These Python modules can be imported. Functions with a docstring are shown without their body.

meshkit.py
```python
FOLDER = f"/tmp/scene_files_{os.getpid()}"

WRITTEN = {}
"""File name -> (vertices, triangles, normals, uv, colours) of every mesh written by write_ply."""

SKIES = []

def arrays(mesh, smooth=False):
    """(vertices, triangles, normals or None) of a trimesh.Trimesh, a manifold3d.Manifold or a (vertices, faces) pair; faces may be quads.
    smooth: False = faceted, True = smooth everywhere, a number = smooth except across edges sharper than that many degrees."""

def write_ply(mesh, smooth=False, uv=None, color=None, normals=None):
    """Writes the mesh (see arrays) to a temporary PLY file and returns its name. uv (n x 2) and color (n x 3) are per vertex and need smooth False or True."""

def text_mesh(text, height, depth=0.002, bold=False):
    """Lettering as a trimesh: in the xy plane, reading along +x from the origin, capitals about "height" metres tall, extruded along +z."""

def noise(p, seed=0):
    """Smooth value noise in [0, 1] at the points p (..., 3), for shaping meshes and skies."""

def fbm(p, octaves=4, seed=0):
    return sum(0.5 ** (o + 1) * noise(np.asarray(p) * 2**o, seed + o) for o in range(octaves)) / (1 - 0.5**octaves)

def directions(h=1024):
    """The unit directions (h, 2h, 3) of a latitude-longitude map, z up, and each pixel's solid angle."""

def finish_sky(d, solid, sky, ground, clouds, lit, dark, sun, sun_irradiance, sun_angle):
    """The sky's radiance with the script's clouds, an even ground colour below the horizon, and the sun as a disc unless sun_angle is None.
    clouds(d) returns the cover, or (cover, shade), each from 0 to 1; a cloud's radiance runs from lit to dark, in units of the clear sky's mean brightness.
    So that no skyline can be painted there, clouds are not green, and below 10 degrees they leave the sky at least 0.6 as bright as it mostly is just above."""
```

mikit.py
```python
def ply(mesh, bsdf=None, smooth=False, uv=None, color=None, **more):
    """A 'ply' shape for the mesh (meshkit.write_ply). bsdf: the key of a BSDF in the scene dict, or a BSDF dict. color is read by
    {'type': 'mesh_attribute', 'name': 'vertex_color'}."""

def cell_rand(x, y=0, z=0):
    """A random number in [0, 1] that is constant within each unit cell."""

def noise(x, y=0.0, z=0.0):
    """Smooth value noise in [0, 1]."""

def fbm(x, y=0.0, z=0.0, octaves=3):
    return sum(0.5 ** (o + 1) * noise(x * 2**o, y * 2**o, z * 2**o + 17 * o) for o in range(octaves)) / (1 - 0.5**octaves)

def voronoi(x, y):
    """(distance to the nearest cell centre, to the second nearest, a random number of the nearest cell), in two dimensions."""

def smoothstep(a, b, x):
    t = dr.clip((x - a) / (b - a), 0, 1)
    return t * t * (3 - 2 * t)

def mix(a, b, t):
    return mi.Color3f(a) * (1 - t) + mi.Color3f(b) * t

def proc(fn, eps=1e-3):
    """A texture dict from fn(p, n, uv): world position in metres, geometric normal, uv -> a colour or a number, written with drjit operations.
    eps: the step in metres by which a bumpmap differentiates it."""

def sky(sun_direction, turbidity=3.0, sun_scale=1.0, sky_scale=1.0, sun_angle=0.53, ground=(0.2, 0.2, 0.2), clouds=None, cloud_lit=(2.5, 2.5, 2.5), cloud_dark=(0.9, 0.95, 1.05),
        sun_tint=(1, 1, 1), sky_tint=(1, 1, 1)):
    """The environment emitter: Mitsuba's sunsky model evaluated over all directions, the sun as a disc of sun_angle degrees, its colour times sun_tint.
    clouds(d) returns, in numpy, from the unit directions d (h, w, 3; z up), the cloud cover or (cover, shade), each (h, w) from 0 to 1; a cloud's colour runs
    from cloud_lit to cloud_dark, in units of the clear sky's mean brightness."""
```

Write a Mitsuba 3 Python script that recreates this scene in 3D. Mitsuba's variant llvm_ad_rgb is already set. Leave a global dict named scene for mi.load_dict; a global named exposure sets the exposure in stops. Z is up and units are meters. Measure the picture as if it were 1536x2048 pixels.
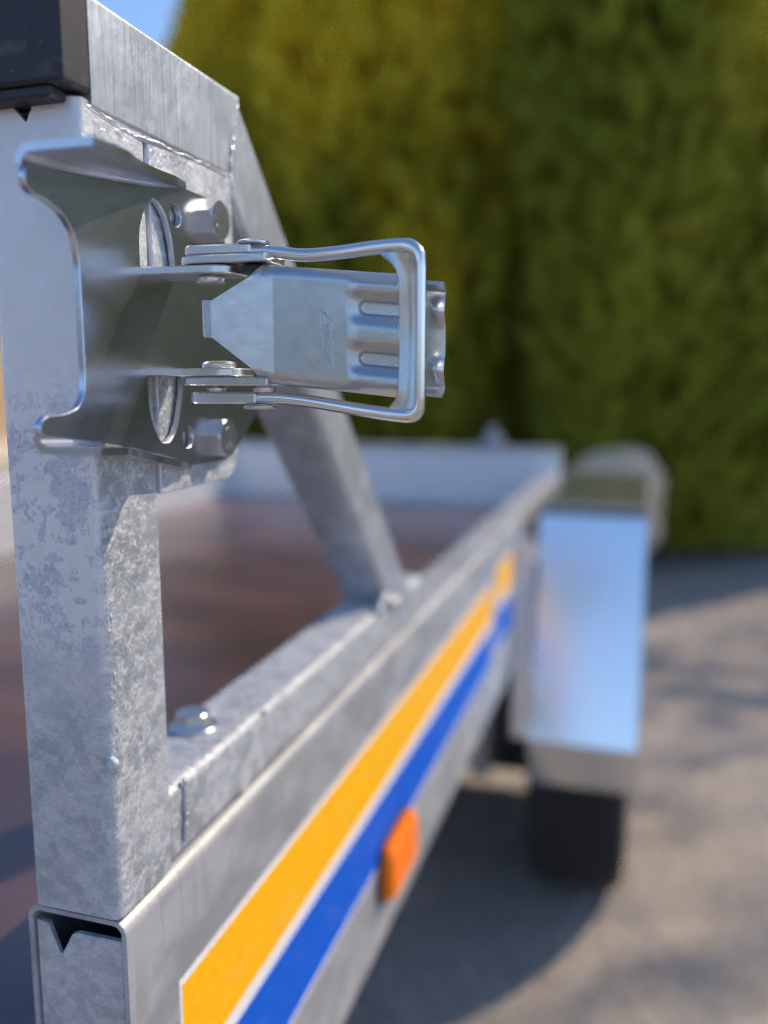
import math, random
import numpy as np, trimesh, mitsuba as mi, drjit as dr
import mapbox_earcut as earcut
import mikit, meshkit
from mikit import noise, fbm, smoothstep, mix, proc

T = mi.ScalarTransform4f
scene, labels = {}, {}
EYE = 1.07           # camera height above the ground, metres

# ------------------------------------------------------------------ camera, sky, exposure
PITCH, YAW = math.radians(8.766), math.radians(17.073)
fwd = np.array([-math.sin(YAW) * math.cos(PITCH), math.cos(YAW) * math.cos(PITCH), -math.sin(PITCH)])
scene['camera'] = {
    'type': 'thinlens', 'fov': 48.32, 'fov_axis': 'x', 'near_clip': 0.02, 'far_clip': 400.0,
    'aperture_radius': 0.0047, 'focus_distance': 0.340,
    'to_world': T().look_at(origin=[0, 0, EYE], target=[float(fwd[0]), float(fwd[1]), float(EYE + fwd[2])], up=[0, 0, 1]),
}
SUN = (1.0, 1.0, 1.32)
scene['sky'] = mikit.sky(SUN, turbidity=3, sun_scale=0.65, sky_scale=1.5, sky_tint=(0.94, 0.985, 1.09), ground=(0.22, 0.2, 0.18))
exposure = 2.0

# ------------------------------------------------------------------ materials
def rgb(*c):
    return {'type': 'rgb', 'value': list(c)}

def bsdf(name, color, rough=0.5, metal=0.0, bump=None, scale=1.0, eps=2e-4, **more):
    if callable(color):
        color = proc(color)
    else:
        color = rgb(*color)
    if callable(rough):
        rough = proc(rough)
    b = {'type': 'principled', 'base_color': color, 'roughness': rough, 'metallic': metal, **more}
    if bump is not None:
        b = {'type': 'bumpmap', 'arbitrary': proc(bump, eps), 'scale': scale, 'bsdf': b}
    scene[name] = {'type': 'twosided', 'bsdf': b}

def post_color(p, n, uv):
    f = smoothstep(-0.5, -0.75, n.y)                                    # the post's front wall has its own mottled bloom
    z = p.z - EYE
    w = smoothstep(0.012, -0.025, z) * smoothstep(-0.16, -0.085, z)
    big = fbm(p.x * 70, p.z * 52, 5.0, 3)
    a = fbm(p.x * 300 + 2.0 * noise(p.x * 500, p.z * 500, 3.0), p.z * 250, 1.0, 4)
    patch = smoothstep(0.44, 0.62, a + 0.9 * (big - 0.50)) * (0.55 + 0.6 * noise(p.x * 1200, p.z * 1200, 2.0))
    v = noise(p.x * 620, p.z * 560, 8.0)
    ring = smoothstep(0.10, 0.0, dr.abs(v - 0.62)) * smoothstep(0.40, 0.55, big) * 0.55
    fine = fbm(p.x * 900, p.y * 900, p.z * 900, 3)
    warm = mix(mi.Color3f(0.78, 0.745, 0.735), mi.Color3f(0.88, 0.85, 0.835), fine)
    blue = mix(mi.Color3f(0.44, 0.48, 0.56), mi.Color3f(0.56, 0.60, 0.67), noise(p.x * 700, p.z * 700, 1.0))
    front = mix(warm, blue, dr.clip(patch * 0.85 + ring, 0, 1) * w)
    low = smoothstep(-0.08, -0.15, z)
    m = fbm(p.x * 60, p.y * 60, p.z * 45, 4)
    m2 = fbm(p.x * 240 + 4 * m, p.y * 240, p.z * 190, 3)
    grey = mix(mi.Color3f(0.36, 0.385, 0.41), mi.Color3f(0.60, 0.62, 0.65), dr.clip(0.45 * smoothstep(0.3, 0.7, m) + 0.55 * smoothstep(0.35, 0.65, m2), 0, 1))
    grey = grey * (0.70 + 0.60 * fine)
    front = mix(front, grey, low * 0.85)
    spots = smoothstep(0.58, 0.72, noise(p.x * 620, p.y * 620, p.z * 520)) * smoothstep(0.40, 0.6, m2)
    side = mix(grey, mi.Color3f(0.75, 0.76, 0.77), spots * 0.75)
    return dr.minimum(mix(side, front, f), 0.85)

def post_rough(p, n, uv):
    return 0.50 + 0.2 * fbm(p.x * 80, p.y * 80, p.z * 60, 3)

def post_bump(p, n, uv):
    a = fbm(p.x * 260, p.y * 260, p.z * 200, 3)
    b = noise(p.x * 1100, p.y * 1100, p.z * 900)
    c = smoothstep(0.6, 0.8, noise(p.x * 520, p.y * 520, p.z * 420))
    return a * 0.42 + b * 0.34 + c * 0.42

bsdf('galvanised_tube', post_color, post_rough, 0.5, post_bump, 0.00038)

def brushed_color(p, n, uv):
    m = fbm(p.x * 60, p.y * 60, p.z * 50, 4)
    s = noise(p.y * 900, p.z * 60, p.x * 900)
    c = mix(mi.Color3f(0.46, 0.485, 0.51), mi.Color3f(0.58, 0.605, 0.635), smoothstep(0.3, 0.7, m))
    line = smoothstep(0.74, 0.84, noise(p.y * 420, p.z * 34, 3.0)) * smoothstep(0.4, 0.6, m)
    return mix(c * (0.86 + 0.28 * s), mi.Color3f(0.78, 0.79, 0.8), line * 0.6)
def brushed_bump(p, n, uv):
    return 0.6 * fbm(p.x * 220, p.y * 220, p.z * 160, 3) + 0.22 * noise(p.y * 900, p.z * 80, p.x * 300)
bsdf('galvanised_brushed', brushed_color, 0.42, 0.6, brushed_bump, 0.0005)

def sheet_color(p, n, uv):
    m = fbm(p.x * 40, p.y * 24, p.z * 40, 4)
    st = smoothstep(0.55, 0.75, noise(p.y * 240, p.z * 9, 1.0)) * smoothstep(0.45, 0.6, m)
    return mix(mi.Color3f(0.34, 0.35, 0.36), mi.Color3f(0.50, 0.505, 0.51), smoothstep(0.25, 0.75, m)) * (1 - 0.14 * st) * (0.92 + 0.16 * noise(p.x * 800, p.y * 800, p.z * 800))
def sheet_bump(p, n, uv):
    return fbm(p.x * 40, p.y * 30, p.z * 40, 3) + 0.06 * noise(p.x * 900, p.y * 900, p.z * 900)
bsdf('galvanised_sheet', sheet_color, 0.52, 0.42, sheet_bump, 0.0004)
bsdf('mudguard_sheet', (0.80, 0.82, 0.85), 0.20, 0.95)
bsdf('panel_sheet', (0.82, 0.80, 0.79), 0.42, 0.6)
def zinc_color(p, n, uv):
    m = fbm(p.x * 160, p.y * 160, p.z * 160, 3)
    s = smoothstep(0.72, 0.8, noise(p.x * 1300, p.y * 1300, p.z * 1300))
    return mix(mi.Color3f(0.50, 0.52, 0.52), mi.Color3f(0.64, 0.655, 0.655), m) * (1 + 0.12 * s)
def zinc_rough(p, n, uv):
    return 0.27 + 0.16 * fbm(p.x * 300, p.y * 300, p.z * 300, 3)
def zinc_bump(p, n, uv):
    return noise(p.x * 1500, p.y * 1500, p.z * 1500) * 0.5 + 0.3 * fbm(p.x * 300, p.y * 300, p.z * 300, 2)
bsdf('zinc_plate', zinc_color, zinc_rough, 0.96, zinc_bump, 0.00005)
bsdf('bracket_zinc', lambda p, n, uv: zinc_color(p, n, uv) * mi.Color3f(1.02, 1.03, 1.16), 0.27, 1.0, zinc_bump, 0.00003)
bsdf('bright_wire', (0.86, 0.83, 0.79), 0.20, 1.0)
bsdf('bolt_zinc', (0.58, 0.60, 0.62), 0.31, 0.97, zinc_bump, 0.00006)
bsdf('rivet_zinc', (0.68, 0.67, 0.65), 0.28, 0.95, zinc_bump, 0.0001)
bsdf('smear_zinc', (0.74, 0.73, 0.74), 0.45, 0.5, post_bump, 0.0004)
bsdf('weld_zinc', (0.62, 0.62, 0.63), 0.40, 0.7, post_bump, 0.0005)
def rubber_color(p, n, uv):
    d = smoothstep(0.6, 0.85, fbm(p.x * 130, p.y * 130, p.z * 130, 4))
    s = smoothstep(0.80, 0.95, noise(p.x * 480, p.y * 480, p.z * 480)) * noise(p.x * 90, p.y * 90, p.z * 90)
    return mix(mix(mi.Color3f(0.022, 0.022, 0.027), mi.Color3f(0.085, 0.07, 0.065), d), mi.Color3f(0.22, 0.21, 0.2), s * 0.6)
bsdf('black_plastic', rubber_color, 0.6, 0.0, zinc_bump, 0.0001)
def deck_color(p, n, uv):
    a = fbm(p.x * 7, p.y * 10, 0.0, 4)
    return mix(mi.Color3f(0.050, 0.026, 0.027), mi.Color3f(0.098, 0.048, 0.046), smoothstep(0.3, 0.7, a))
def deck_rough(p, n, uv):
    return 0.16 + 0.16 * fbm(p.x * 12, p.y * 12, 0.0, 3)
def deck_bump(p, n, uv):
    k = 2 * math.pi / 0.0032
    return dr.maximum(dr.sin((p.x + p.y * 0.577) * k), dr.maximum(dr.sin((p.x - p.y * 0.577) * k), dr.sin(p.y * 1.155 * k))) * 0.12 + fbm(p.x * 5, p.y * 7, 0.0, 2) * 14
bsdf('phenolic_plywood', deck_color, deck_rough, 0.0, deck_bump, 0.0004, specular=0.9, clearcoat=0.6, clearcoat_gloss=0.7)
def film_color(base):
    def col(p, n, uv):
        d = smoothstep(0.5, 0.8, fbm(p.y * 60, p.z * 90, 3.0, 4))
        c = noise(p.y * 900, p.z * 900, 5.0)
        return mix(mi.Color3f(*base) * (0.90 + 0.2 * c), mi.Color3f(0.42, 0.39, 0.35), d * 0.05)
    return col
bsdf('yellow_film', film_color((0.95, 0.46, 0.0)), 0.5, 0.0, specular=0.2)
bsdf('blue_film', film_color((0.0, 0.10, 0.58)), 0.5, 0.0, specular=0.15)
bsdf('white_film', film_color((0.78, 0.76, 0.76)), 0.4)
bsdf('amber_lens', (1.0, 0.20, 0.0), 0.35, 0.0, specular=0.25)
bsdf('lamp_housing', (0.03, 0.03, 0.03), 0.5)
bsdf('tyre_rubber', (0.018, 0.018, 0.019), 0.75)
bsdf('rim_steel', (0.5, 0.5, 0.5), 0.4, 0.8)
bsdf('chassis_steel', (0.30, 0.31, 0.32), 0.5, 0.6)

def ground_color(p, n, uv):
    a = fbm(p.x * 0.8, p.y * 0.8, 0.0, 4)
    g = fbm(p.x * 60, p.y * 60, 0.0, 3)
    s = smoothstep(0.66, 0.78, noise(p.x * 130, p.y * 130, 2.0))
    c = mix(mi.Color3f(0.235, 0.200, 0.172), mi.Color3f(0.31, 0.268, 0.228), smoothstep(0.3, 0.7, a))
    return c * (0.7 + 0.6 * g) * (1 + 0.5 * s)
def ground_bump(p, n, uv):
    return fbm(p.x * 90, p.y * 90, 0.0, 3)
bsdf('asphalt', ground_color, 0.85, 0.0, ground_bump, 0.006, 2e-3)

def leaf(name, base, tip, trans, sunlit=None, start=1.7):
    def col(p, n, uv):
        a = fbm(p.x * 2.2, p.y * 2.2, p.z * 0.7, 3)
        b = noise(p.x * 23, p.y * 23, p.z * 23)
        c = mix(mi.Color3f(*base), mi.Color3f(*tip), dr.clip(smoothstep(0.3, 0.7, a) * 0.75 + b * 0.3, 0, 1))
        if sunlit:            # sunlight painted into the foliage as yellow, strongest towards the top
            c = mix(c, mi.Color3f(*sunlit), smoothstep(start, start + 1.7, p.z + 5.0 * (a - 0.5)) * 0.85)
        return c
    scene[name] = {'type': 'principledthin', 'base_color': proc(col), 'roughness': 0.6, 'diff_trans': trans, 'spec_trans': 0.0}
leaf('conifer_green', (0.31, 0.34, 0.042), (0.54, 0.51, 0.065), 1.1, (0.72, 0.62, 0.07), 3.0)  # last colour is painted sunlight high in the crown
leaf('conifer_sunlit_top', (0.31, 0.32, 0.036), (0.54, 0.49, 0.055), 1.1, (0.86, 0.68, 0.05))  # olive foliage, its top yellowed in the colour to stand for sun
leaf('broad_leaf', (0.04, 0.075, 0.015), (0.075, 0.115, 0.02), 0.7)
def bark_color(p, n, uv):
    return mix(mi.Color3f(0.06, 0.042, 0.03), mi.Color3f(0.14, 0.10, 0.075), fbm(p.x * 30, p.y * 30, p.z * 6, 3))
bsdf('bark', bark_color, 0.9)
def stone_color(p, n, uv):
    return mix(mi.Color3f(0.60, 0.41, 0.25), mi.Color3f(0.84, 0.62, 0.41), fbm(p.x * 5, p.y * 5, p.z * 5, 4))
bsdf('pale_stone', stone_color, 0.9)
bsdf('tan_render', lambda p, n, uv: mix(mi.Color3f(0.42, 0.28, 0.17), mi.Color3f(0.52, 0.36, 0.22), fbm(p.x * 3, p.y * 3, p.z * 3, 3)), 0.9)
bsdf('cream_render', lambda p, n, uv: mix(mi.Color3f(0.66, 0.56, 0.42), mi.Color3f(0.76, 0.66, 0.50), fbm(p.x * 3, p.y * 3, p.z * 3, 3)), 0.9)
bsdf('roof_tile', (0.22, 0.09, 0.06), 0.8)

# ------------------------------------------------------------------ mesh helpers.  Trailer parts are modelled in millimetres with z = 0 at the eye height.
def MM(m):
    v = np.array(m.vertices) * 0.001
    v[:, 2] += EYE
    return trimesh.Trimesh(v, np.array(m.faces), process=False)

def tri(v, f):
    f = np.asarray(f, int)
    if f.ndim == 2 and f.shape[1] == 4:
        f = np.vstack([f[:, [0, 1, 2]], f[:, [0, 2, 3]]])
    return trimesh.Trimesh(np.asarray(v, float), f, process=False)

def cat(*ms):
    return trimesh.util.concatenate(list(ms))

def area2(r):
    return 0.5 * np.sum(r[:, 0] * np.roll(r[:, 1], -1) - np.roll(r[:, 0], -1) * r[:, 1])

def inset(r, d):
    r = np.asarray(r, float)
    a, b = np.roll(r, 1, 0), np.roll(r, -1, 0)
    e1, e2 = r - a, b - r
    e1 /= np.linalg.norm(e1, axis=1, keepdims=True) + 1e-12
    e2 /= np.linalg.norm(e2, axis=1, keepdims=True) + 1e-12
    n1, n2 = np.stack([-e1[:, 1], e1[:, 0]], 1), np.stack([-e2[:, 1], e2[:, 0]], 1)
    k = n1 + n2
    k /= np.maximum((1 + (n1 * n2).sum(1))[:, None], 0.35)
    return r + d * k

def extrude(rings, lo, hi, axis='x', bevel=0.0):
    """A plate: rings (outline first, then holes) in the plane across the axis, edges chamfered. Plane coordinates: x -> (y, z), y -> (x, z), z -> (x, y)."""
    rings = [np.asarray(r, float) for r in rings]
    rings = [r if (area2(r) > 0) == (i == 0) else r[::-1] for i, r in enumerate(rings)]
    lev = [(lo, bevel), (lo + bevel, 0), (hi - bevel, 0), (hi, bevel)] if bevel else [(lo, 0), (hi, 0)]
    V, F, base, start = [], [], 0, {}
    for i, r in enumerate(rings):
        n = len(r)
        for k, (h, d) in enumerate(lev):
            start[i, k] = base + k * n
            q = inset(r, d) if d else r
            V.append(np.column_stack([q, np.full(n, h)]))
        j = np.arange(n)
        for k in range(len(lev) - 1):
            a, b = start[i, k], start[i, k + 1]
            F.append(np.column_stack([a + j, a + (j + 1) % n, b + (j + 1) % n]))
            F.append(np.column_stack([a + j, b + (j + 1) % n, b + j]))
        base += n * len(lev)
    V = np.vstack(V)
    for k, rev in ((0, True), (len(lev) - 1, False)):
        idx = np.concatenate([start[i, k] + np.arange(len(r)) for i, r in enumerate(rings)])
        ends = np.cumsum([len(r) for r in rings]).astype(np.uint32)
        f = np.array(earcut.triangulate_float64(V[idx][:, :2].copy(), ends)).reshape(-1, 3)
        t = idx[f]
        p = V[t][:, :, :2]
        s = (p[:, 1, 0] - p[:, 0, 0]) * (p[:, 2, 1] - p[:, 0, 1]) - (p[:, 1, 1] - p[:, 0, 1]) * (p[:, 2, 0] - p[:, 0, 0])
        t = np.where((s > 0)[:, None] != rev, t, t[:, ::-1])
        F.append(t)
    F = np.vstack(F)
    if axis == 'x':
        V = V[:, [2, 0, 1]]
    elif axis == 'y':
        V, F = V[:, [0, 2, 1]], F[:, ::-1]
    return tri(V, F)

def rrect(x0, x1, y0, y1, r, n=6):
    c = [(x1 - r, y0 + r, -90), (x1 - r, y1 - r, 0), (x0 + r, y1 - r, 90), (x0 + r, y0 + r, 180)]
    return np.array([(cx + r * math.cos(math.radians(a + 90 * i / n)), cy + r * math.sin(math.radians(a + 90 * i / n))) for cx, cy, a in c for i in range(n + 1)])

def circle(x, y, r, n=28, ry=None):
    a = np.arange(n) * 2 * math.pi / n
    return np.column_stack([x + r * np.cos(a), y + (ry or r) * np.sin(a)])

def rounded(pts, r, n=5):
    """A polygon with its corners rounded."""
    pts = np.asarray(pts, float)
    rs = np.broadcast_to(r, (len(pts),))
    out = []
    for i, p in enumerate(pts):
        a, b = pts[i - 1], pts[(i + 1) % len(pts)]
        da, db = a - p, b - p
        la, lb = np.linalg.norm(da), np.linalg.norm(db)
        k = min(rs[i], la * 0.45, lb * 0.45)
        if k <= 0:
            out.append(p); continue
        s, e = p + da / la * k, p + db / lb * k
        for t in np.linspace(0, 1, n + 1):
            out.append((1 - t) ** 2 * s + 2 * t * (1 - t) * p + t * t * e)
    return np.array(out)

def box(x0, x1, y0, y1, z0, z1, bevel=0.0):
    return extrude([np.array([(x0, y0), (x1, y0), (x1, y1), (x0, y1)])], z0, z1, 'z', bevel)

def shell(P, t, mask=None):
    """A sheet of thickness t behind the grid of points P (n, m, 3); cells outside the mask are left open."""
    n, m = P.shape[:2]
    du, dv = np.gradient(P, axis=0), np.gradient(P, axis=1)
    N = np.cross(du, dv)
    N /= np.linalg.norm(N, axis=2, keepdims=True) + 1e-12
    A, B = P.reshape(-1, 3), (P - N * t).reshape(-1, 3)
    mask = np.ones((n - 1, m - 1), bool) if mask is None else mask
    i, j = np.nonzero(mask)
    a, b, c, d = i * m + j, (i + 1) * m + j, (i + 1) * m + j + 1, i * m + j + 1
    q = np.column_stack([a, b, c, d])
    o = n * m
    F = [q, q[:, ::-1] + o]
    e = np.vstack([q[:, [0, 1]], q[:, [1, 2]], q[:, [2, 3]], q[:, [3, 0]]])
    seen = set(map(tuple, e))
    free = np.array([k for k in map(tuple, e) if (k[1], k[0]) not in seen])
    # walls on their own vertices, so that the rims stay crisp
    V = np.vstack([A, B, A, B])
    F.append(np.column_stack([free[:, 1] + 2 * o, free[:, 0] + 2 * o, free[:, 0] + 3 * o, free[:, 1] + 3 * o]))
    mesh = tri(V, np.vstack(F))
    mesh.remove_unreferenced_vertices()
    return mesh

def sweep(path, ra, rb=None, n=16, cap=True, up=None):
    """A rod along the path; ra, rb: half axes of its section (arrays or numbers) along the side and the up direction."""
    p = np.asarray(path, float)
    fit = lambda r: np.interp(np.linspace(0, 1, len(p)), np.linspace(0, 1, max(2, np.size(r))), np.broadcast_to(r, max(2, np.size(r))))
    ra = fit(ra); rb = ra if rb is None else fit(rb)
    t = np.gradient(p, axis=0); t /= np.linalg.norm(t, axis=1, keepdims=True)
    up = np.array(up if up is not None else [0, 1.0, 0])
    s = np.cross(t, up); s /= np.linalg.norm(s, axis=1, keepdims=True) + 1e-9
    u = np.cross(s, t)
    a = np.arange(n) * 2 * math.pi / n
    V = p[:, None] + s[:, None] * (ra[:, None] * np.cos(a))[..., None] + u[:, None] * (rb[:, None] * np.sin(a))[..., None]
    V = V.reshape(-1, 3)
    i, j = np.meshgrid(np.arange(len(p) - 1), np.arange(n), indexing='ij')
    q = np.stack([i * n + j, (i + 1) * n + j, (i + 1) * n + (j + 1) % n, i * n + (j + 1) % n], -1).reshape(-1, 4)
    m = tri(V, q)
    if cap:
        V2 = np.vstack([V, p[:1], p[-1:]])
        k = np.arange(n)
        c0 = np.column_stack([np.full(n, len(V)), k, (k + 1) % n])
        c1 = np.column_stack([np.full(n, len(V) + 1), (len(p) - 1) * n + (k + 1) % n, (len(p) - 1) * n + k])
        m = tri(V2, np.vstack([m.faces, c0, c1]))
    m.fix_normals()
    return m

def lathe(profile, center, axis='z', n=28):
    """A turned piece: profile of (radius, height)."""
    pr = np.asarray(profile, float)
    a = np.arange(n) * 2 * math.pi / n
    V = np.stack([pr[:, None, 0] * np.cos(a), pr[:, None, 0] * np.sin(a), np.broadcast_to(pr[:, None, 1], (len(pr), n))], -1).reshape(-1, 3)
    i, j = np.meshgrid(np.arange(len(pr) - 1), np.arange(n), indexing='ij')
    q = np.stack([i * n + j, i * n + (j + 1) % n, (i + 1) * n + (j + 1) % n, (i + 1) * n + j], -1).reshape(-1, 4)
    if axis == 'x':
        V = V[:, [2, 0, 1]]
    elif axis == 'y':
        V = V[:, [1, 2, 0]]
    return tri(V + np.asarray(center), q)

def smoothpath(pts, n=60):
    """A polyline with Catmull-Rom smoothing."""
    p = np.asarray(pts, float)
    p = np.vstack([2 * p[0] - p[1], p, 2 * p[-1] - p[-2]])
    out = []
    k = max(2, n // (len(p) - 3))
    for i in range(1, len(p) - 2):
        for t in np.arange(k) / k:
            a, b, c, d = p[i - 1], p[i], p[i + 1], p[i + 2]
            out.append(0.5 * (2 * b + (c - a) * t + (2 * a - 5 * b + 4 * c - d) * t * t + (3 * b - a - 3 * c + d) * t ** 3))
    out.append(p[-2])
    return np.array(out)

def key_for(name):
    if name not in scene:
        return name
    i = 1
    while f'{name}_{i:03d}' in scene:
        i += 1
    return f'{name}_{i:03d}'

def add(name, mesh, material, smooth=30, label=None, category=None, group=None, kind=None):
    key = key_for(name)
    scene[key] = mikit.ply(mesh, material, smooth=smooth)
    d = {k: v for k, v in (('label', label), ('category', category), ('group', group), ('kind', kind)) if v}
    if d:
        labels[key] = d
    return key

# ------------------------------------------------------------------ the ground
gs = 120.0
add('ground', tri([(-gs, -gs, 0), (gs, -gs, 0), (gs, gs, 0), (-gs, gs, 0)], [(0, 1, 2, 3)]), 'asphalt', False,
    label='dappled grey-brown asphalt under and beside the trailer', kind='structure')

# ------------------------------------------------------------------ the trailer
TR = 'flatbed_trailer'
labels[TR] = {'label': 'galvanised flatbed trailer with a yellow and blue striped rail and a latch on its post', 'category': 'trailer'}
def part(name, mesh, material, smooth=30, label=None):
    return add(f'{TR}__{name}', MM(mesh), material, smooth, label)

# side rail: a hollow section, its end closed by a recessed notched plate
RX0, RX1, RZ0, RZ1, RY0, RY1 = -248.5, -199.3, -484.0, -224.6, 281.0, 2120.0
rail = extrude([rrect(RX0, RX1, RZ0, RZ1, 6.5, 8), rrect(RX0 + 2.4, RX1 - 2.4, RZ0 + 2.4, RZ1 - 2.4, 4.1, 8)], RY0, RY1, 'y', 0.35)
part('side_rail', rail, 'galvanised_sheet', 35)
plate = [(-245.6, -480), (-202.4, -480), (-202.4, -236.0), (-204, -235.0), (-224.5, -235.2), (-227.5, -236.4), (-233.0, -246.5), (-234.6, -246.5), (-239.6, -233.4), (-245.6, -232.4)]
part('side_rail__end_plate', extrude([np.array(plate)], 282.5, 285.5, 'y', 0.5), 'galvanised_tube', 30, 'notched plate closing the end of the side rail')
# the striped film on the rail's outer wall: sheets 0.15 mm proud of each other
def film(y0, y1, z0, z1, x, m, name, label=None):
    part(name, box(x - 0.25, x, y0, y1, z0, z1), m, False, label)
FX = RX1
film(320, 1165, -404, -280, FX + 0.30, 'white_film', 'side_rail__reflective_tape', 'white backing of the striped reflective tape')
film(322, 1165, -335, -283.5, FX + 0.55, 'yellow_film', 'side_rail__yellow_stripe', 'long yellow stripe of the reflective tape')
film(322, 1165, -400.5, -345, FX + 0.55, 'blue_film', 'side_rail__blue_stripe', 'long blue stripe of the reflective tape')
film(1200, 1345, -400, -268, FX + 0.30, 'white_film', 'side_rail__reflective_tape')
film(1202, 1345, -325, -270, FX + 0.55, 'yellow_film', 'side_rail__yellow_stripe', 'short yellow stripe beside the mudguard')
film(1202, 1345, -396, -335, FX + 0.55, 'blue_film', 'side_rail__blue_stripe', 'short blue stripe beside the mudguard')
# amber side marker
lens = extrude([rounded([(631, -438), (717, -438), (717, -388), (631, -388)], 16, 6)], -198.8, -186.5, 'x', 4.0)
part('side_marker_lamp', extrude([rounded([(628, -441), (720, -441), (720, -385), (628, -385)], 16, 6)], -199.2, -195.5, 'x', 0.6), 'lamp_housing')
part('side_marker_lamp__lens', lens, 'amber_lens', 40, 'amber lens of the side marker lamp')
# deck, far panel, left board
part('deck', box(-1090, -248.9, 279, 2120, -328, -310, 1.0), 'phenolic_plywood', 30, 'dark red-brown coated plywood deck')
part('tail_panel', box(-1115, -202, 2120.5, 2150, -328, -174, 3), 'panel_sheet', 30, 'low pale metal panel across the far end of the deck')
part('tail_panel__top_strip', box(-1115, -202, 2114, 2156, -174.2, -166, 2), 'galvanised_sheet')
part('tail_panel__catch', cat(box(-395, -345, 2116, 2146, -166, -140, 4), lathe([(0, 0), (9, 0), (11, 5), (11, 22), (9, 26), (0, 26)], (-370, 2130, -140))), 'galvanised_sheet')
part('left_board', box(-1115, -1090.5, 281, 2120, -484, -172, 2), 'panel_sheet')

# the support frame: upright post, top tube, brace, base tube, gusset
PX0, PX1, PY0, PY1 = -242.8, -200.2, 278.5, 322.6
post = extrude([rrect(PX0, PX1, PY0, PY1, 4.2, 8), rrect(PX0 + 2.6, PX1 - 2.6, PY0 + 2.6, PY1 - 2.6, 2.2)], -222.4, 101.0, 'z', 0.5)
import manifold3d as m3
def to_man(m):
    m = m.copy(); m.merge_vertices()
    return m3.Manifold(m3.Mesh(np.array(m.vertices, np.float32), np.array(m.faces, np.uint32)))
def from_man(x):
    q = x.to_mesh()
    return trimesh.Trimesh(q.vert_properties[:, :3], q.tri_verts, process=False)
notch = extrude([rounded([(-232, 103), (-222.6, 93.0), (-217.5, 103)], [0, 1.0, 0])], 270, 290, 'y')
post = from_man(to_man(post) - to_man(notch))
part('support_frame__post', post, 'galvanised_tube', 32, 'square upright post with bluish mottled front')
seam = smoothpath([(PX1 - 0.5 - 0.4 * math.sin(i * 1.7), PY0 + 4.6 + 0.5 * math.sin(i * 2.9), -158 + i * 6.3) for i in range(14)], 160)
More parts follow.
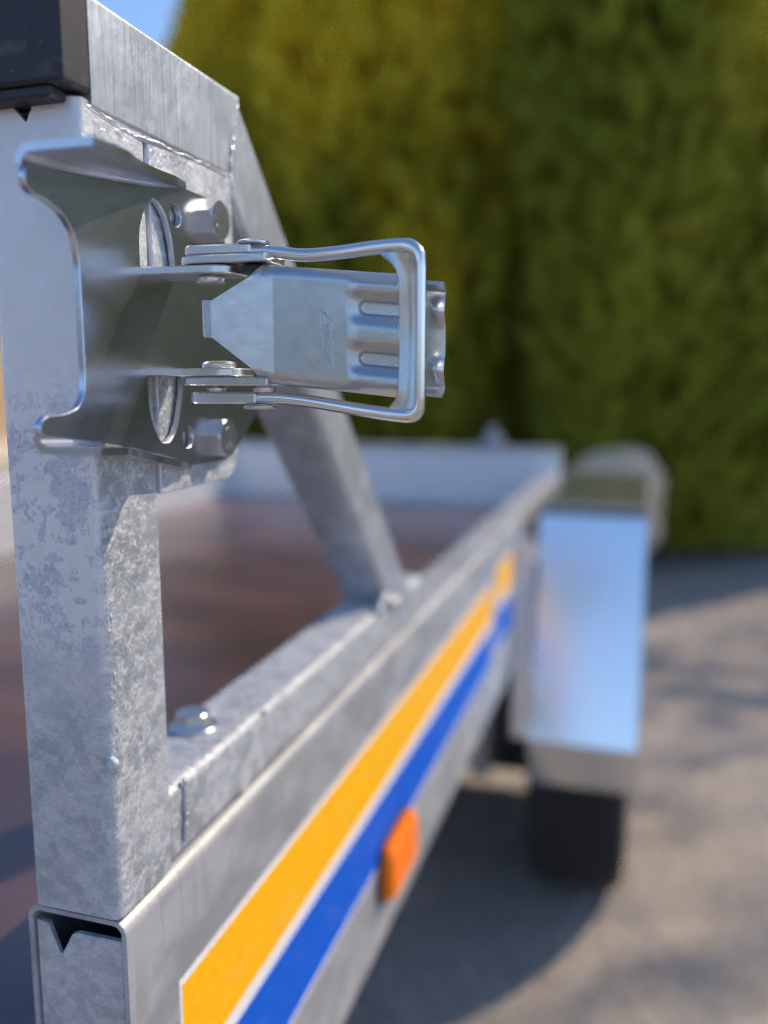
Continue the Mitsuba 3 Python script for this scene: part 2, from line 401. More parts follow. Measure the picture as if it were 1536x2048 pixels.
sr = meshkit.fbm(np.column_stack([seam[:, 2] * 0.42, seam[:, 2] * 0, seam[:, 2] * 0]), 3, 4)
part('support_frame__seam_bead', sweep(seam, 0.25 + 1.3 * np.maximum(0, sr - 0.25), n=8, up=(1, 0, 0)), 'galvanised_tube', 60)
drip = trimesh.creation.icosphere(3, 1.0)
dv = np.array(drip.vertices)
dv *= np.array([3.0, 2.6, 4.0]) * (0.85 + 0.3 * meshkit.fbm(dv * 1.7 + 5, 3)[:, None])
part('support_frame__zinc_drip', tri(dv + np.array([-201.0, 280.2, -154.5]), drip.faces), 'galvanised_tube', True, 'rounded drip of zinc on the corner of the post')
# top tube, mitred into the brace
TX0, TX1 = -240.2, -199.0
def tube_yz(quad, x0, x1, r=4.0, bevel=None):
    return extrude([np.asarray(quad, float)], x0, x1, 'x', r * 0.5)
def round_tube(a, b, w, x0, x1, r, cut_a, cut_b):
    """A square tube from a to b in the (y, z) plane, w deep, rounded along its length, its ends cut along the directions cut_a, cut_b."""
    a, b = np.asarray(a, float), np.asarray(b, float)
    d = (b - a) / np.linalg.norm(b - a)
    n = np.array([-d[1], d[0]])
    prof = rrect(x0, x1, -w / 2, w / 2, r, 7)
    V = []
    for q, c in ((a, cut_a), (b, cut_b)):
        c = np.asarray(c, float)
        for x, h in prof:
            # the point q + n h + d s that lies on the cut line through q
            s = 0.0 if c is None else h * (c @ d) / (c @ n)
            y, z = q + n * h + d * s
            V.append((x, y, z))
    k = len(prof)
    j = np.arange(k)
    F = [np.column_stack([j, (j + 1) % k, k + (j + 1) % k]), np.column_stack([j, k + (j + 1) % k, k + j])]
    f = np.column_stack([np.zeros(k - 2, int), j[1:-1], j[2:]])
    F += [f[:, ::-1], f + k]
    m = tri(V, np.vstack(F)); m.fix_normals()
    return m
mit = np.array([math.sin(math.radians(22.5)), math.cos(math.radians(22.5))])   # the mitre between the level tube and the 45 degree brace
part('support_frame__top_tube', round_tube((285.2, 117.6), (397.5, 117.6), 40.4, TX0, TX1, 2.2, (0, 1), mit), 'galvanised_brushed', 32)
part('support_frame__brace', round_tube((398.2, 117.0), (720, -204.8), 41.5, PX0 + 0.3, PX1 - 0.2, 4.2, mit, (1, 0)), 'galvanised_brushed', 32, 'slanting brace with a dark underside')
part('support_frame__base_tube', round_tube((322.9, -204.4), (775, -204.4), 36.8, PX0 + 0.2, PX1 - 1.6, 5.0, (0, 1), (0.25, 1)), 'galvanised_tube', 32, 'level square tube bolted onto the rail')
gus = rounded([(323.0, 97), (323.0, -48.8), (396.5, -48.8), (396.5, 97)], [0, 0, 16, 0], 8)
part('support_frame__gusset_plate', extrude([gus], -205.0, -199.9, 'x', 0.5), 'galvanised_tube', 30)
def bead(pts, r, seed, name='support_frame__weld_bead'):
    rg = np.random.default_rng(seed)
    q = smoothpath(pts, 80)
    a = meshkit.fbm(np.column_stack([np.arange(len(q)) * 0.23, np.full(len(q), seed), np.zeros(len(q))]), 3)
    b = meshkit.fbm(np.column_stack([np.arange(len(q)) * 0.11, np.full(len(q), seed + 7.0), np.zeros(len(q))]), 3)
    q = q + np.column_stack([b * 0, b - 0.5, (a - 0.5)]) * r * 1.6
    part(name, sweep(q, r * (0.35 + 1.2 * a), n=10, up=(1, 0.2, 0.1)), 'weld_zinc', 60)
bead([(-200.6, 283, 98.5), (-200.4, 300, 97.0), (-200.3, 318, 96.0), (-200.2, 340, 97), (-200.2, 365, 98), (-200.4, 393, 98)], 1.1, 3)
bead([(-200.3, 396.5, 92), (-200.0, 396.8, 105), (-200.0, 400, 120), (-200.2, 405.5, 134)], 1.2, 5)
bead([(-201, 335, -185), (-200.4, 334, -200), (-200.6, 333, -216)], 1.2, 8)
bead([(-201.2, 640, -186), (-200.6, 655, -176), (-200.4, 668, -184), (-200.4, 690, -188)], 3.2, 9)
# zinc smear and the drain hole on the base tube
sm1 = np.array([(417.5, -186.5), (419.5, -188), (415, -198), (411, -207), (406, -214), (402, -221), (397.5, -222), (393.5, -219.5), (395.5, -212), (400, -206), (404.5, -203.5), (401.5, -210), (404.5, -212), (408.5, -205), (412, -196), (415, -189)])
part('support_frame__zinc_smear', extrude([rounded(sm1[::-1], 1.2, 3)], -201.85, -201.62, 'x', 0.05), 'smear_zinc', 30, 'pale smear of zinc on the side of the base tube')
part('support_frame__drain_hole', extrude([circle(424, -187, 2.0, 12, 1.5)], -202.0, -201.65, 'x'), 'black_plastic', False)

# hexagon bolts
def hexbolt(r, h, washer=None):
    """A hexagon head along +z standing at z = 0: chamfered crown, slight dish."""
    hexa = np.array([(r * math.cos(math.radians(60 * i + 30)), r * math.sin(math.radians(60 * i + 30))) for i in range(6)])
    blank = from_man(to_man(extrude([hexa], 0, h, 'z')) ^ to_man(lathe([(0, -1), (r * 1.02, -1), (r * 1.02, h - 1.5), (r * 0.88, h - 0.05), (r * 0.84, h), (0, h)], (0, 0, 0), n=60)))
    return blank
def mark(text, h, x, y, z, rot=0):
    m = meshkit.text_mesh(text, h, 0.28)
    v = np.array(m.vertices); v[:, :2] -= (v[:, :2].max(0) + v[:, :2].min(0)) / 2
    a = math.radians(rot)
    v = np.column_stack([v[:, 0] * math.cos(a) - v[:, 1] * math.sin(a) + x, v[:, 0] * math.sin(a) + v[:, 1] * math.cos(a) + y, v[:, 2] + z])
    return tri(v, m.faces)
def facing_x(m, y, z, x, spin=0):
    v = np.array(m.vertices)
    a = math.radians(spin)
    v = np.column_stack([v[:, 0] * math.cos(a) - v[:, 1] * math.sin(a), v[:, 0] * math.sin(a) + v[:, 1] * math.cos(a), v[:, 2]])
    return tri(v[:, [2, 0, 1]] + np.array([x, y, z]), m.faces)

BX = -196.2          # outer face of the latch bracket
head = hexbolt(9.6, 7.2)
ringmarks = [mark(c, 2.5, 5.2 * math.cos(math.radians(a)), 5.2 * math.sin(math.radians(a)), 7.1, a - 90) for c, a in (('8', 112), ('I', 60), ('8', 160), ('8', 0), ('I', 205), ('8', 250))]
part('toggle_latch__bolt', facing_x(cat(head, *ringmarks), 364.0, 71.6, BX, 12), 'bolt_zinc', 20, 'upper hexagon bolt of the latch bracket')
part('toggle_latch__bolt', facing_x(cat(head, mark('8', 3.6, -3.4, -2.6, 7.1), mark('8', 3.6, 0.4, -3.4, 7.1), mark('T', 3.4, -0.6, 3.6, 7.1), mark('P', 3.4, 2.2, 3.2, 7.1)), 366.0, -27.2, BX, 20), 'bolt_zinc', 20, 'lower hexagon bolt of the latch bracket')
top = hexbolt(9.4, 7.4)
tb = cat(top, mark('8', 2.9, -3.4, -1.8, 7.3), mark('.', 2.9, -1.2, -1.8, 7.3), mark('8', 2.9, 1.0, -1.8, 7.3), mark('O', 2.4, 1.0, 4.2, 7.3))
tv = np.array(tb.vertices); aa = math.radians(10)
tv = np.column_stack([tv[:, 0] * math.cos(aa) - tv[:, 1] * math.sin(aa), tv[:, 0] * math.sin(aa) + tv[:, 1] * math.cos(aa), tv[:, 2]])
BOLT = np.array([-228.0, 390.5, -184.0])
part('support_frame__bolt', tri(tv + BOLT, tb.faces), 'bolt_zinc', 20, 'hexagon bolt on the base tube')
part('support_frame__bolt__washer' if False else 'support_frame__washer', lathe([(5.2, 0), (12.6, 0), (13.0, 0.4), (13.0, 1.6), (12.6, 2.0), (5.2, 2.0)], BOLT + np.array([0, 0, -2.0]), n=40), 'bolt_zinc', 30)

# black buffer block on the head of the post
blk = extrude([rrect(-292, -198.6, 102.6, 190, 2.0, 4)], 268.0, 284.9, 'y', 1.2)
part('buffer_block', blk, 'black_plastic', 30, 'dusty black buffer block above the post')
part('buffer_block__underside_rib', box(-290, -205, 270, 284, 98.5, 102.5, 0.8), 'black_plastic')

# ---- toggle latch: bracket
CZ = 22.0
out = [(243.0, 68.0), (243.0, 63.0), (246.5, 60.4), (254, 59.6), (262.5, 56.2), (267.6, 50.5), (269.2, 42), (269.2, 2), (268.4, -5.0), (264.8, -9.8), (256.5, -11.9), (247, -12.0), (243.2, -14.6), (243.2, -18.5), (247, -19.5),
       (281, -23.6), (320, -31.5), (341.8, -38.6), (377.2, -39.0), (395.1, -30.1), (414.3, -15.4), (414.3, 50.0), (383, 62.0), (373, 82.0), (343, 82.5), (310, 76.0), (285, 72.6), (247, 69.8)]
out = rounded(out, [2.5] * 2 + [4] * 11 + [1.5] * 2 + [4] * 12 + [1.5], 5)
def window(sign):
    if sign > 0:
        return np.array([(308.3, 44.6), (308.3, 55), (309.4, 60.5), (312.2, 66), (315.5, 70.2), (319.5, 72.6), (324, 71.6), (328.3, 67.8), (331.4, 62), (333.2, 56), (334.2, 50), (334.4, 44.6)])
    return np.array([(310.3, 1.6), (310.3, -8), (311.2, -13), (313.4, -19), (316.4, -23.6), (320.3, -26.4), (325, -26), (329.4, -23.2), (333, -18), (335.3, -12), (337.2, -6), (337.8, 1.6)])
holes = [window(1), window(-1), circle(336.6, 69.2, 4.5, 24), circle(340.6, -25.3, 4.5, 24)]
web = extrude([out] + holes, BX - 3.0, BX, 'x', 0.45)
def lip(zs, L, up):
    """A flange bent outwards along the web's edge; zs: edge height, L: reach at each station."""
    ys = np.array([s[0] for s in zs], float); ze = np.array([s[1] for s in zs], float); Ls = np.array(L, float)
    f = np.linspace(0, 1, 40)
    y = np.interp(f, np.linspace(0, 1, len(ys)), ys); z = np.interp(f, np.linspace(0, 1, len(ys)), ze); ln = np.interp(f, np.linspace(0, 1, len(ys)), Ls)
    ker = np.array([1, 2, 3, 2, 1]) / 9.0
    sm = lambda q: np.convolve(np.pad(q, 2, mode='edge'), ker, 'valid')
    z, ln = sm(z), sm(ln)
    R = 6.0
    P = []
    for yy, zz, l in zip(y, z, ln):
        row = []
        r = min(R, max(1.0, l * 0.6))
        for k in np.linspace(0, 1, 9):
            a = k * math.pi / 2
            row.append((BX - 3.0 + r * (1 - math.cos(a)), yy, zz - up * r * (1 - math.sin(a))))
        for k in np.linspace(0, 1, 6)[1:]:
            row.append((BX - 3.0 + r + k * max(0.2, l - r), yy, zz))
        P.append(row)
    P = np.array(P)
    return shell(P[::-1] if up > 0 else P, 2.8)
lip_top = lip([(242.2, 75.2), (262, 76.2), (285, 78.2), (310, 81.0), (330, 83.4), (344, 84.2)], [30, 28.5, 20, 12.5, 8, 4], 1)
lip_bot = lip([(242.8, -24.8), (262, -26.2), (282, -29.0), (305, -33.0), (325, -37.0), (342, -40.0)], [27, 25, 15, 9, 7.5, 3], -1)
def ear(x0, x1, y0, y1, z0, z1, r=9.0):
    o = rounded([(x0, y0), (x1, y0 + 2), (x1, y1), (x0, y1)], [0, r, r, 0], 8)
    return extrude([o], z0, z1, 'z', 0.5)
bracket = cat(web, lip_top, lip_bot)
part('toggle_latch__bracket', bracket, 'bracket_zinc', 30, 'greenish zinc bracket plate with flared hooks')
part('toggle_latch__bracket_ear', ear(BX - 1, -159, 309.5, 334, 41.6, 44.8), 'rivet_zinc', 30)
part('toggle_latch__bracket_ear', ear(BX - 1, -158, 310.5, 336, 1.5, 4.7), 'rivet_zinc', 30)

# ---- lever: pressed sheet, tapered tip at the bracket, flanged edges, corrugated end
LY = 312.6
def lever_axis(x):
    return 21.6 - (x + 146.0) * 0.098
def smooth01(a, b, x):
    t = np.clip((x - a) / (b - a), 0, 1)
    return t * t * (3 - 2 * t)
WB, RB, DB = 23.0, 5.0, 12.0
bflat = WB - RB
bend = bflat + RB * math.pi / 2
def cross_section(b):
    """Position (depth, height) of the arc length b across the sheet."""
    s, q = np.sign(b), np.abs(b)
    a = np.clip((q - bflat) / RB, 0, math.pi / 2)
    z = np.minimum(q, bflat) + RB * np.sin(a)
    y = RB * (1 - np.cos(a)) + np.maximum(0, q - bend)
    return y, s * z
def face_depth(x, b):
    d = 0.0
    d = d - 0.24 * np.maximum(0, -(x + 141.0))                    # the taper leans forward
    d = d + np.where(x < -164.5, 0.13 * (x + 164.5) ** 2, 0)                                  # its tip curls away
    k = smooth01(-112.0, -104.0, x)
    bb = np.abs(b)
    ridge = np.exp(-(np.abs(bb) / 5.2) ** 4) + np.exp(-(np.abs(bb - 18.2) / 4.6) ** 4)
    end = smooth01(-90.5, -86.0, x)
    d = d - 2.8 * k * (ridge - 0.35) * (1 - end)
    d = d + 9.0 * end
    gr = np.hypot(np.maximum(0, -103.6 - x), np.maximum(0, np.abs(bb - 9.4)))
    d = d + 1.5 * (1 - smooth01(2.0, 3.0, gr)) * (x > -112) * (1 - end)
    d = d - 5.0 * np.exp(-(((x + 77.4) / 3.0) ** 2 + ((bb - 11.0) / 3.6) ** 2))
    return d
def lever_patch(X, B, mask=None, t=1.5):
    y, z = cross_section(B)
    flat = np.clip(1 - (np.abs(B) - bflat) / (RB * 0.8), 0, 1)
    P = np.stack([X, LY + y + face_depth(X, B) * flat, lever_axis(X) + z], -1)
    return shell(P, t, mask)
xs = np.concatenate([np.linspace(-145.5, -112, 50), np.linspace(-111.4, -74.6, 110)])
bs = np.linspace(-(bend + DB), bend + DB, 260)
X, B = np.meshgrid(xs, bs, indexing='ij')
xm, bm = (X[:-1, :-1] + X[1:, 1:]) / 2, (B[:-1, :-1] + B[1:, 1:]) / 2
mask = np.ones(xm.shape, bool)
mask &= ~((xm > -86) & (np.abs(bm) > WB - 3.0))
main = lever_patch(X, B, mask)
# tapered tip: conforms to its slanting rims
xs2 = np.linspace(-170.4, -145.2, 60)
def half_width(x):
    w = 7.2 + np.maximum(0, (x + 164.5)) * (12.6 / 18.0)
    return np.minimum(w + np.maximum(0, x + 150.0) ** 2 * 0.40, bend + 2.0)
t = np.linspace(-1, 1, 61)
X2 = np.repeat(xs2[:, None], 61, 1)
B2 = t[None] * half_width(xs2)[:, None]
B2[:4] *= np.array([0.86, 0.93, 0.97, 0.99])[:, None]
tip = lever_patch(X2, B2)
part('toggle_latch__lever', cat(main, tip), 'zinc_plate', 40, 'pressed lever with a tapered tip and corrugated slotted end')
def lever_ear(z0, z1, x0, x1):
    return extrude([rounded([(x0, 311.5), (x1, 311.5), (x1, 331), (x0, 331)], [9, 1, 1, 9], 8)], z0, z1, 'z', 0.5)
part('toggle_latch__lever_ear', lever_ear(45.4, 48.6, -183.0, -143.5), 'rivet_zinc', 30)
part('toggle_latch__lever_ear', lever_ear(-2.2, 1.0, -184.0, -143.5), 'rivet_zinc', 30)
# the emblem pressed into the lever: a tall slanted outline with a folded Z inside
def stroke(pts, r=0.3):
    q = []
    for (x0, b0), (x1, b1) in zip(pts[:-1], pts[1:]):
        for k in np.linspace(0, 1, 6)[:-1]:
            q.append((x0 + (x1 - x0) * k, b0 + (b1 - b0) * k))
    q.append(pts[-1])
    return sweep([(x, LY - 0.12, lever_axis(x) + b) for x, b in q], r, 0.34, n=8, up=(0, 1, 0.01))
ex = lambda px, py: (-128.6 + px * 0.0128, 12.3 - py * 0.0151)
emb = [[(560, 310), (595, 770), (640, 850), (660, 1330)], [(900, 560), (915, 700), (935, 1050), (955, 1730)], [(560, 300), (880, 560)], [(660, 1330), (950, 1730)], [(690, 500), (735, 700), (830, 690)], [(745, 720), (835, 890)], [(690, 790), (705, 900)], [(690, 950), (700, 1080)], [(710, 900), (840, 1060), (850, 1120)], [(770, 1210), (790, 1350)], [(850, 1110), (870, 1240)]]
part('toggle_latch__lever_emblem', cat(*[stroke([ex(*p) for p in s]) for s in emb]), 'zinc_plate', 40, 'slanted emblem pressed into the lever')

# ---- bail: a wire loop with flattened eyes and a broad flat end
def bail_arm(pts, r):
    q = smoothpath(pts, 80)
    return sweep(q, r, r, n=20, up=(0, 1, 0))
ring = smoothpath([(-155, 319, 50.6), (-143, 319, 49.4), (-130, 317.5, 47.6), (-115, 314.0, 47.4), (-100, 309.5, 47.8), (-88, 306, 47.7), (-83.5, 304.6, 47.0), (-80.4, 303.8, 44.6), (-79.3, 303.5, 41.0)], 120)
ring2 = smoothpath([(-79.2, 303.5, -7.0), (-80.0, 303.8, -10.6), (-82.6, 304.5, -12.8), (-88, 306, -12.9), (-100, 309.5, -11.8), (-115, 314.0, -10.0), (-130, 317.5, -8.2), (-143, 319, -7.2), (-155, 319, -7.2)], 120)
mid = np.column_stack([np.full(30, -79.2), np.full(30, 303.5), np.linspace(41, -7, 32)[1:-1]])
loop = np.vstack([ring, mid, ring2])
ww = np.concatenate([np.full(len(ring) - 30, 2.55), np.linspace(2.55, 1.7, 30), np.full(30, 1.7), np.linspace(1.7, 2.5, 30), np.full(len(ring2) - 30, 2.5)])
wire = sweep(loop, ww, np.full(len(loop), 2.4), n=20, up=(0, 1, 0))
zz = np.linspace(45.5, -11.5, 70)
edge = -88.4 - 6.5 * np.exp(-((45.5 - zz) / 3.8) ** 1.6) - 4.5 * np.exp(-((zz + 11.5) / 3.4) ** 1.6)
tt = np.linspace(0, 1, 18)
Xs = edge[:, None] * (1 - tt) + (-79.4) * tt
Ys = 306.8 + 1.6 * np.sin(tt * math.pi)[None] - 2.6 * tt[None] ** 2 + 0 * Xs + 1.6 * np.exp(-((zz - 45.5) / 5) ** 2)[:, None] * (-1) + 0.8 * np.sin((zz[:, None] - 5) / 7.5)
Zs = np.repeat(zz[:, None], 18, 1)
strip = shell(np.stack([Xs, Ys, Zs], -1), 1.4)
part('toggle_latch__bail', cat(wire), 'bright_wire', 40, 'bright wire bail around the lever')
part('toggle_latch__bail_end', strip, 'zinc_plate', 40, 'broad flat end of the bail lying across the lever')
def eye(z0, z1, x0, x1):
    return extrude([rounded([(x0, 313.5), (x1, 315.0), (x1, 322.5), (x0, 326.5)], [5, 1, 1, 5], 6)], z0, z1, 'z', 0.8)
part('toggle_latch__bail_eye', eye(48.8, 53.0, -181, -151.5), 'rivet_zinc', 30)
part('toggle_latch__bail_eye', eye(-9.6, -4.8, -180.5, -150.5), 'rivet_zinc', 30)
def rivet(x, y, z, r, h):
    return lathe([(0, 0), (r * 0.96, 0), (r, h * 0.25), (r, h * 0.6), (r * 0.85, h * 0.92), (r * 0.6, h), (0, h)], (x, y, z), n=28)
part('toggle_latch__rivet', rivet(-171.5, 321, 38.6, 6.2, 3.0), 'rivet_zinc', 30)
part('toggle_latch__rivet', rivet(-169.3, 321, 4.7, 7.0, 3.0), 'rivet_zinc', 30)
part('toggle_latch__rivet', rivet(-152.5, 320, 52.9, 6.4, 1.7), 'rivet_zinc', 30)
part('toggle_latch__rivet', rivet(-152.5, 321, 42.0, 5.6, 3.2), 'black_plastic', 30)
part('toggle_latch__rivet', rivet(-151.0, 320, -11.6, 6.6, 2.0), 'rivet_zinc', 30)
part('toggle_latch__rivet', rivet(-170.0, 320, -4.9, 4.3, 2.8), 'rivet_zinc', 30)
part('toggle_latch__rivet', rivet(-148.5, 319, -4.9, 4.6, 2.8), 'rivet_zinc', 30)

# ---- mudguard: an angular box over the wheel
def mudguard(x0, x1, name, label=None):
    prof = np.array([(1440, -700), (1388, -602), (1492, -232), (1512, -222), (2100, -222), (2120, -232), (2215, -604), (2155, -700)])
    inner = inset(prof[::-1], 2.5)[::-1]
    P = np.stack([np.array([(x, y, z) for y, z in prof]) for x in (x0, x1)], 1)
    side = extrude([np.vstack([prof, prof[::-1] + np.array([0, 0])])[:8]], x1 - 2.5, x1, 'x', 0.4) if False else None
    g = shell(P, 2.2)
    part(name, g, 'mudguard_sheet', 12, label)
    # outer cheek: a shallow rim that follows the bends
    rim = np.vstack([prof, (prof[::-1] - np.array([1800, -560])) * 0.90 + np.array([1800, -560])])
    part(name + '__rim', extrude([rim], x1 - 1.2, x1 + 2.0, 'x', 0.5), 'galvanised_sheet')
    part(name + '__top_trim', box(x0, x1 + 2, 1488, 1508, -222, -212, 2), 'chassis_steel')
mudguard(-172, 6, 'mudguard', 'angular metal mudguard with a bright blue-reflecting front')
mudguard(-1320, -1120, 'mudguard', 'mudguard on the far side of the deck')
part('mudguard__bracket', cat(box(-201.3, -174, 1405, 1411, -610, -260, 1), box(-201.3, -172, 1411, 1600, -300, -292, 1)), 'panel_sheet')

def wheel(x, name, label=None):
    R, w, y, z = 330.0, 190.0, 1830.0, -EYE * 1000 + 330.0
    prof = [(188, -w / 2 + 14), (215, -w / 2 + 3), (255, -w / 2), (312, -w / 2 + 8), (325, -w / 2 + 20)]
    for k in range(5):
        a = -w / 2 + 24 + k * (w - 48) / 5
        b = a + (w - 48) / 5
        prof += [(328, a + 1), (330, a + 5), (330, b - 6), (328, b - 3), (320, b - 2), (320, b)]
    prof += [(325, w / 2 - 20), (312, w / 2 - 8), (255, w / 2), (215, w / 2 - 3), (188, w / 2 - 14)]
    part(name + '__tyre', lathe(prof, (x, y, z), 'x', 72), 'tyre_rubber', 30, label)
    part(name + '__rim', lathe([(0, 18), (60, 20), (70, 34), (120, 30), (165, 12), (180, 60), (192, 66), (192, -66), (180, -60), (165, -30), (0, -30)], (x, y, z), 'x', 48), 'rim_steel', 30)
    for k in range(5):
        a = math.radians(72 * k)
        part(name + '__wheel_nut', facing_x(hexbolt(13, 14), y + 52 * math.cos(a), z + 52 * math.sin(a), x + 24), 'rim_steel', 30)
wheel(-99, 'wheel', 'black tyre under the mudguard')
part('axle', lathe([(0, -540), (28, -540), (28, 540), (0, 540)], (-660, 1830, -740), 'x', 24), 'chassis_steel')
for xx in (-1060, -285):
    part('axle_arm', box(xx - 15, xx + 15, 1560, 1850, -770, -484.2, 3), 'chassis_steel')
wheel(-1225, 'wheel', 'tyre on the far side of the deck')
part('cross_member', box(-1089, -249, 700, 760, -390, -328.3, 2), 'chassis_steel')
part('cross_member', box(-1089, -249, 1500, 1560, -390, -328.3, 2), 'chassis_steel')
part('added_rear_flap', box(-780, -20, 2158, 2164, -1030, -330, 1.5), 'lamp_housing', 30, 'added black flap behind the wheel, hiding sunlit ground and casting shade')  # added to block the sunlit ground and darken the space under the deck
part('prop_stand', cat(box(-620, -580, 1900, 1940, -1030, -328.3, 3), box(-655, -545, 1865, 1975, -1070, -1030, 3)), 'chassis_steel')

# ------------------------------------------------------------------ trees
def quads(C, U, W):
    """Kite-shaped sprays: base C, length vector U, half-width vector W."""
    V = np.stack([C, C + 0.45 * U + W, C + U, C + 0.45 * U - W], 1).reshape(-1, 3)
    k = np.arange(len(C)) * 4
    return V, np.vstack([np.column_stack([k, k + 1, k + 2]), np.column_stack([k, k + 2, k + 3])])

def conifer(name, x, y, height, radius, seed, material, n, label, group=None, size=1.0):
    rg = np.random.default_rng(seed)
    key = key_for(name) if name not in labels else None
    i = 0
    key = name
    while key in labels:
        i += 1
        key = f'{name}_{i:03d}'
    labels[key] = {'label': label, 'category': 'conifer tree'}
    if group:
        labels[key]['group'] = group
    ph = np.linspace(0, height * 0.93, 14)
    trunk = sweep(np.column_stack([x + 0.03 * np.sin(ph), y + 0.03 * np.cos(ph * 1.3), ph]), 0.085 * (1 - ph / height) + 0.01, n=10, up=(0, 1, 0))
    add(key + '__trunk', trunk, 'bark', 40)
    u = rg.random(n)
    h = 0.06 + (height - 0.06) * u ** 0.93
    th = rg.random(n) * 2 * math.pi
    f = h / height
    env = radius * np.minimum(1, (1.02 - f) / 0.42) ** 0.62 * np.clip(0.62 + f * 0.85, 0, 1)
    lump = meshkit.fbm(np.column_stack([np.cos(th) * 2.6 + seed, np.sin(th) * 2.6, h * 0.3]), 4, seed)
    env = env * (0.70 + 0.60 * lump)
    r = env * (0.52 + 0.48 * rg.random(n) ** 0.45)
    d = np.column_stack([np.cos(th), np.sin(th), np.zeros(n)])
    C = np.column_stack([x + d[:, 0] * r, y + d[:, 1] * r, h])
    up = np.array([0, 0, 1.0])
    U = d * (0.35 + 0.5 * rg.random((n, 1))) + up * (0.7 + 0.5 * rg.random((n, 1))) + (rg.random((n, 3)) - 0.5) * 0.7
    U *= size * (0.12 + 0.10 * rg.random((n, 1))) / np.linalg.norm(U, axis=1, keepdims=True)
    W = np.cross(U, rg.normal(size=(n, 3)))
    W *= size * (0.035 + 0.035 * rg.random((n, 1))) / np.linalg.norm(W, axis=1, keepdims=True)
    V, F = quads(C, U, W)
    add(key + '__crown', tri(V, F), material, False)

G = 'conifers of the hedge row'
HY = 5.75
conifer('sunlit_top_conifer_tree', -1.72, HY, 4.7, 0.95, 11, 'conifer_sunlit_top', 14000, 'conifer with olive lower boughs and sunlight painted yellow on its top, behind the latch')
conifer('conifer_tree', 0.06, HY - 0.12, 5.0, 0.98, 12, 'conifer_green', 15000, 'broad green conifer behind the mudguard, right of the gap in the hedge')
conifer('sunlit_top_conifer_tree', -2.80, HY + 0.15, 4.0, 0.82, 14, 'conifer_sunlit_top', 12000, 'conifer with sunlight painted yellow on its top, left end of the hedge, behind the head of the post')
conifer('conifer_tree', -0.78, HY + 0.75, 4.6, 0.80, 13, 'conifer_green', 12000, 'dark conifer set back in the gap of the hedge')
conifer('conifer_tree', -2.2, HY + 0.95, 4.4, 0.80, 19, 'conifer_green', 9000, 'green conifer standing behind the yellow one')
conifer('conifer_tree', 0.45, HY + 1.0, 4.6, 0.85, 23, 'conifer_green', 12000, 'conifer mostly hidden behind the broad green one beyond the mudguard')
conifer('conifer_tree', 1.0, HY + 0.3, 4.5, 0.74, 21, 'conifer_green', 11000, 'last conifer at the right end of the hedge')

for k in range(4):
    conifer('conifer_tree', -9.6 + 2.3 * k, -9.0 + 0.5 * (k % 2), 2.0 + 0.2 * (k % 3), 1.3, 60 + k, 'conifer_green', 4000, 'low conifer of the row behind the viewer', 'conifers behind the viewer', 1.5)

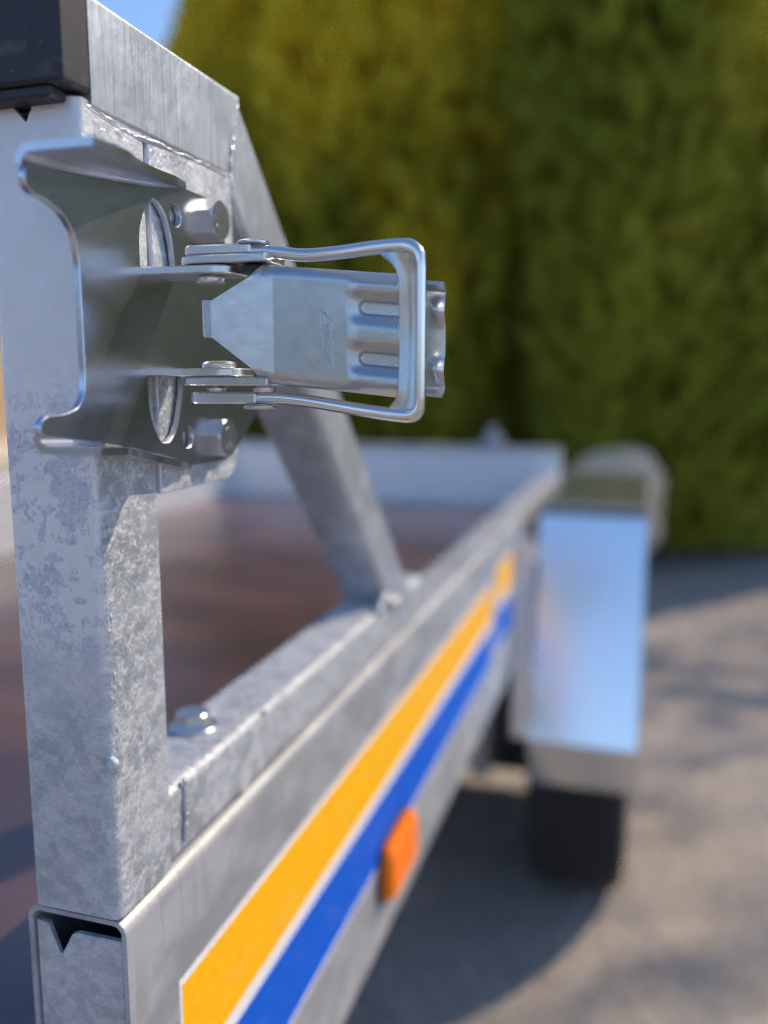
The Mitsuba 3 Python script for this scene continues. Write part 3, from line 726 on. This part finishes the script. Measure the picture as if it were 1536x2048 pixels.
def broadleaf(name, x, y, height, R, seed, n, label):
    rg = np.random.default_rng(seed)
    i, key = 0, name
    while key in labels:
        i += 1
        key = f'{name}_{i:03d}'
    labels[key] = {'label': label, 'category': 'tree'}
    ph = np.linspace(0, height * 0.72, 10)
    parts = [sweep(np.column_stack([x + 0.08 * np.sin(ph * 1.2), y + 0.08 * np.cos(ph), ph]), 0.15 * (1 - ph / height * 0.8), n=12, up=(0, 1, 0))]
    tips = []
    for k in range(16):
        a, e = k * 2.4, 0.2 + 0.9 * rg.random()
        b = np.array([x, y, height * (0.36 + 0.32 * k / 16)])
        L = R * (0.75 + 0.3 * rg.random())
        tipp = b + L * np.array([math.cos(a) * math.cos(e), math.sin(a) * math.cos(e), math.sin(e)])
        m = (b + tipp) / 2 + (rg.random(3) - 0.5) * 0.25
        parts.append(sweep(smoothpath([b, m, tipp], 8), np.linspace(0.055, 0.012, 9), n=7, up=(0.3, 0.2, 1)))
        tips += [tipp, m, (tipp + m) / 2]
    add(key + '__trunk', cat(*parts), 'bark', 40)
    tips = np.array(tips)
    c = tips[rg.integers(0, len(tips), n)] + rg.normal(size=(n, 3)) * 0.34
    U = rg.normal(size=(n, 3)); U *= (0.09 + 0.05 * rg.random((n, 1))) / np.linalg.norm(U, axis=1, keepdims=True)
    W = np.cross(U, rg.normal(size=(n, 3))); W *= 0.04 / np.linalg.norm(W, axis=1, keepdims=True)
    V, F = quads(c, U, W)
    add(key + '__crown', tri(V, F), 'broad_leaf', False)
broadleaf('broadleaf_tree', 7.2, 8.2, 11.0, 2.6, 51, 2600, 'tall broad-leaved tree right of the hedge, shading the asphalt')
for k, (x, y, h) in enumerate(((2.9, 9.6, 4.6), (4.3, 9.3, 4.9), (5.8, 9.0, 4.7), (7.3, 8.6, 5.0), (8.8, 8.0, 4.8))):
    conifer('conifer_tree', x, y, h, 1.0, 40 + k, 'conifer_green', 8000, 'green conifer of the farther row, out of view on the right', 'conifers of the farther row', 1.2)


# ------------------------------------------------------------------ boulder and house
b = trimesh.creation.icosphere(4, 1.0)
bv = np.array(b.vertices)
bv *= (0.62 + 0.75 * meshkit.fbm(bv * 1.3 + 9, 4, 3))[:, None]
bv *= np.array([0.31, 0.28, 0.34])
add('boulder', tri(bv + np.array([-0.20, 4.75, 0.40]), b.faces), 'pale_stone', 50, 'pale beige boulder at the foot of the hedge beyond the mudguard', 'boulder')

labels['house'] = {'label': 'tan house with a cream plinth, just seen left of the post', 'category': 'house'}
add('house__wall', box(-16, -8.1, 9.0, 18, 0.27, 5.2), 'tan_render', False)
add('house__plinth', box(-16.1, -8.0, 8.9, 18.1, 0, 0.27, 0.01), 'cream_render', False)
add('house__roof', extrude([np.array([(-16.6, 5.2), (-7.5, 5.2), (-12.05, 8.0)])], 8.5, 18.5, 'y'), 'roof_tile', False)
for wx in (-14.6, -10.6):
    add('house__window', box(wx, wx + 1.2, 8.93, 9.02, 1.6, 3.0, 0.01), 'white_film', False)
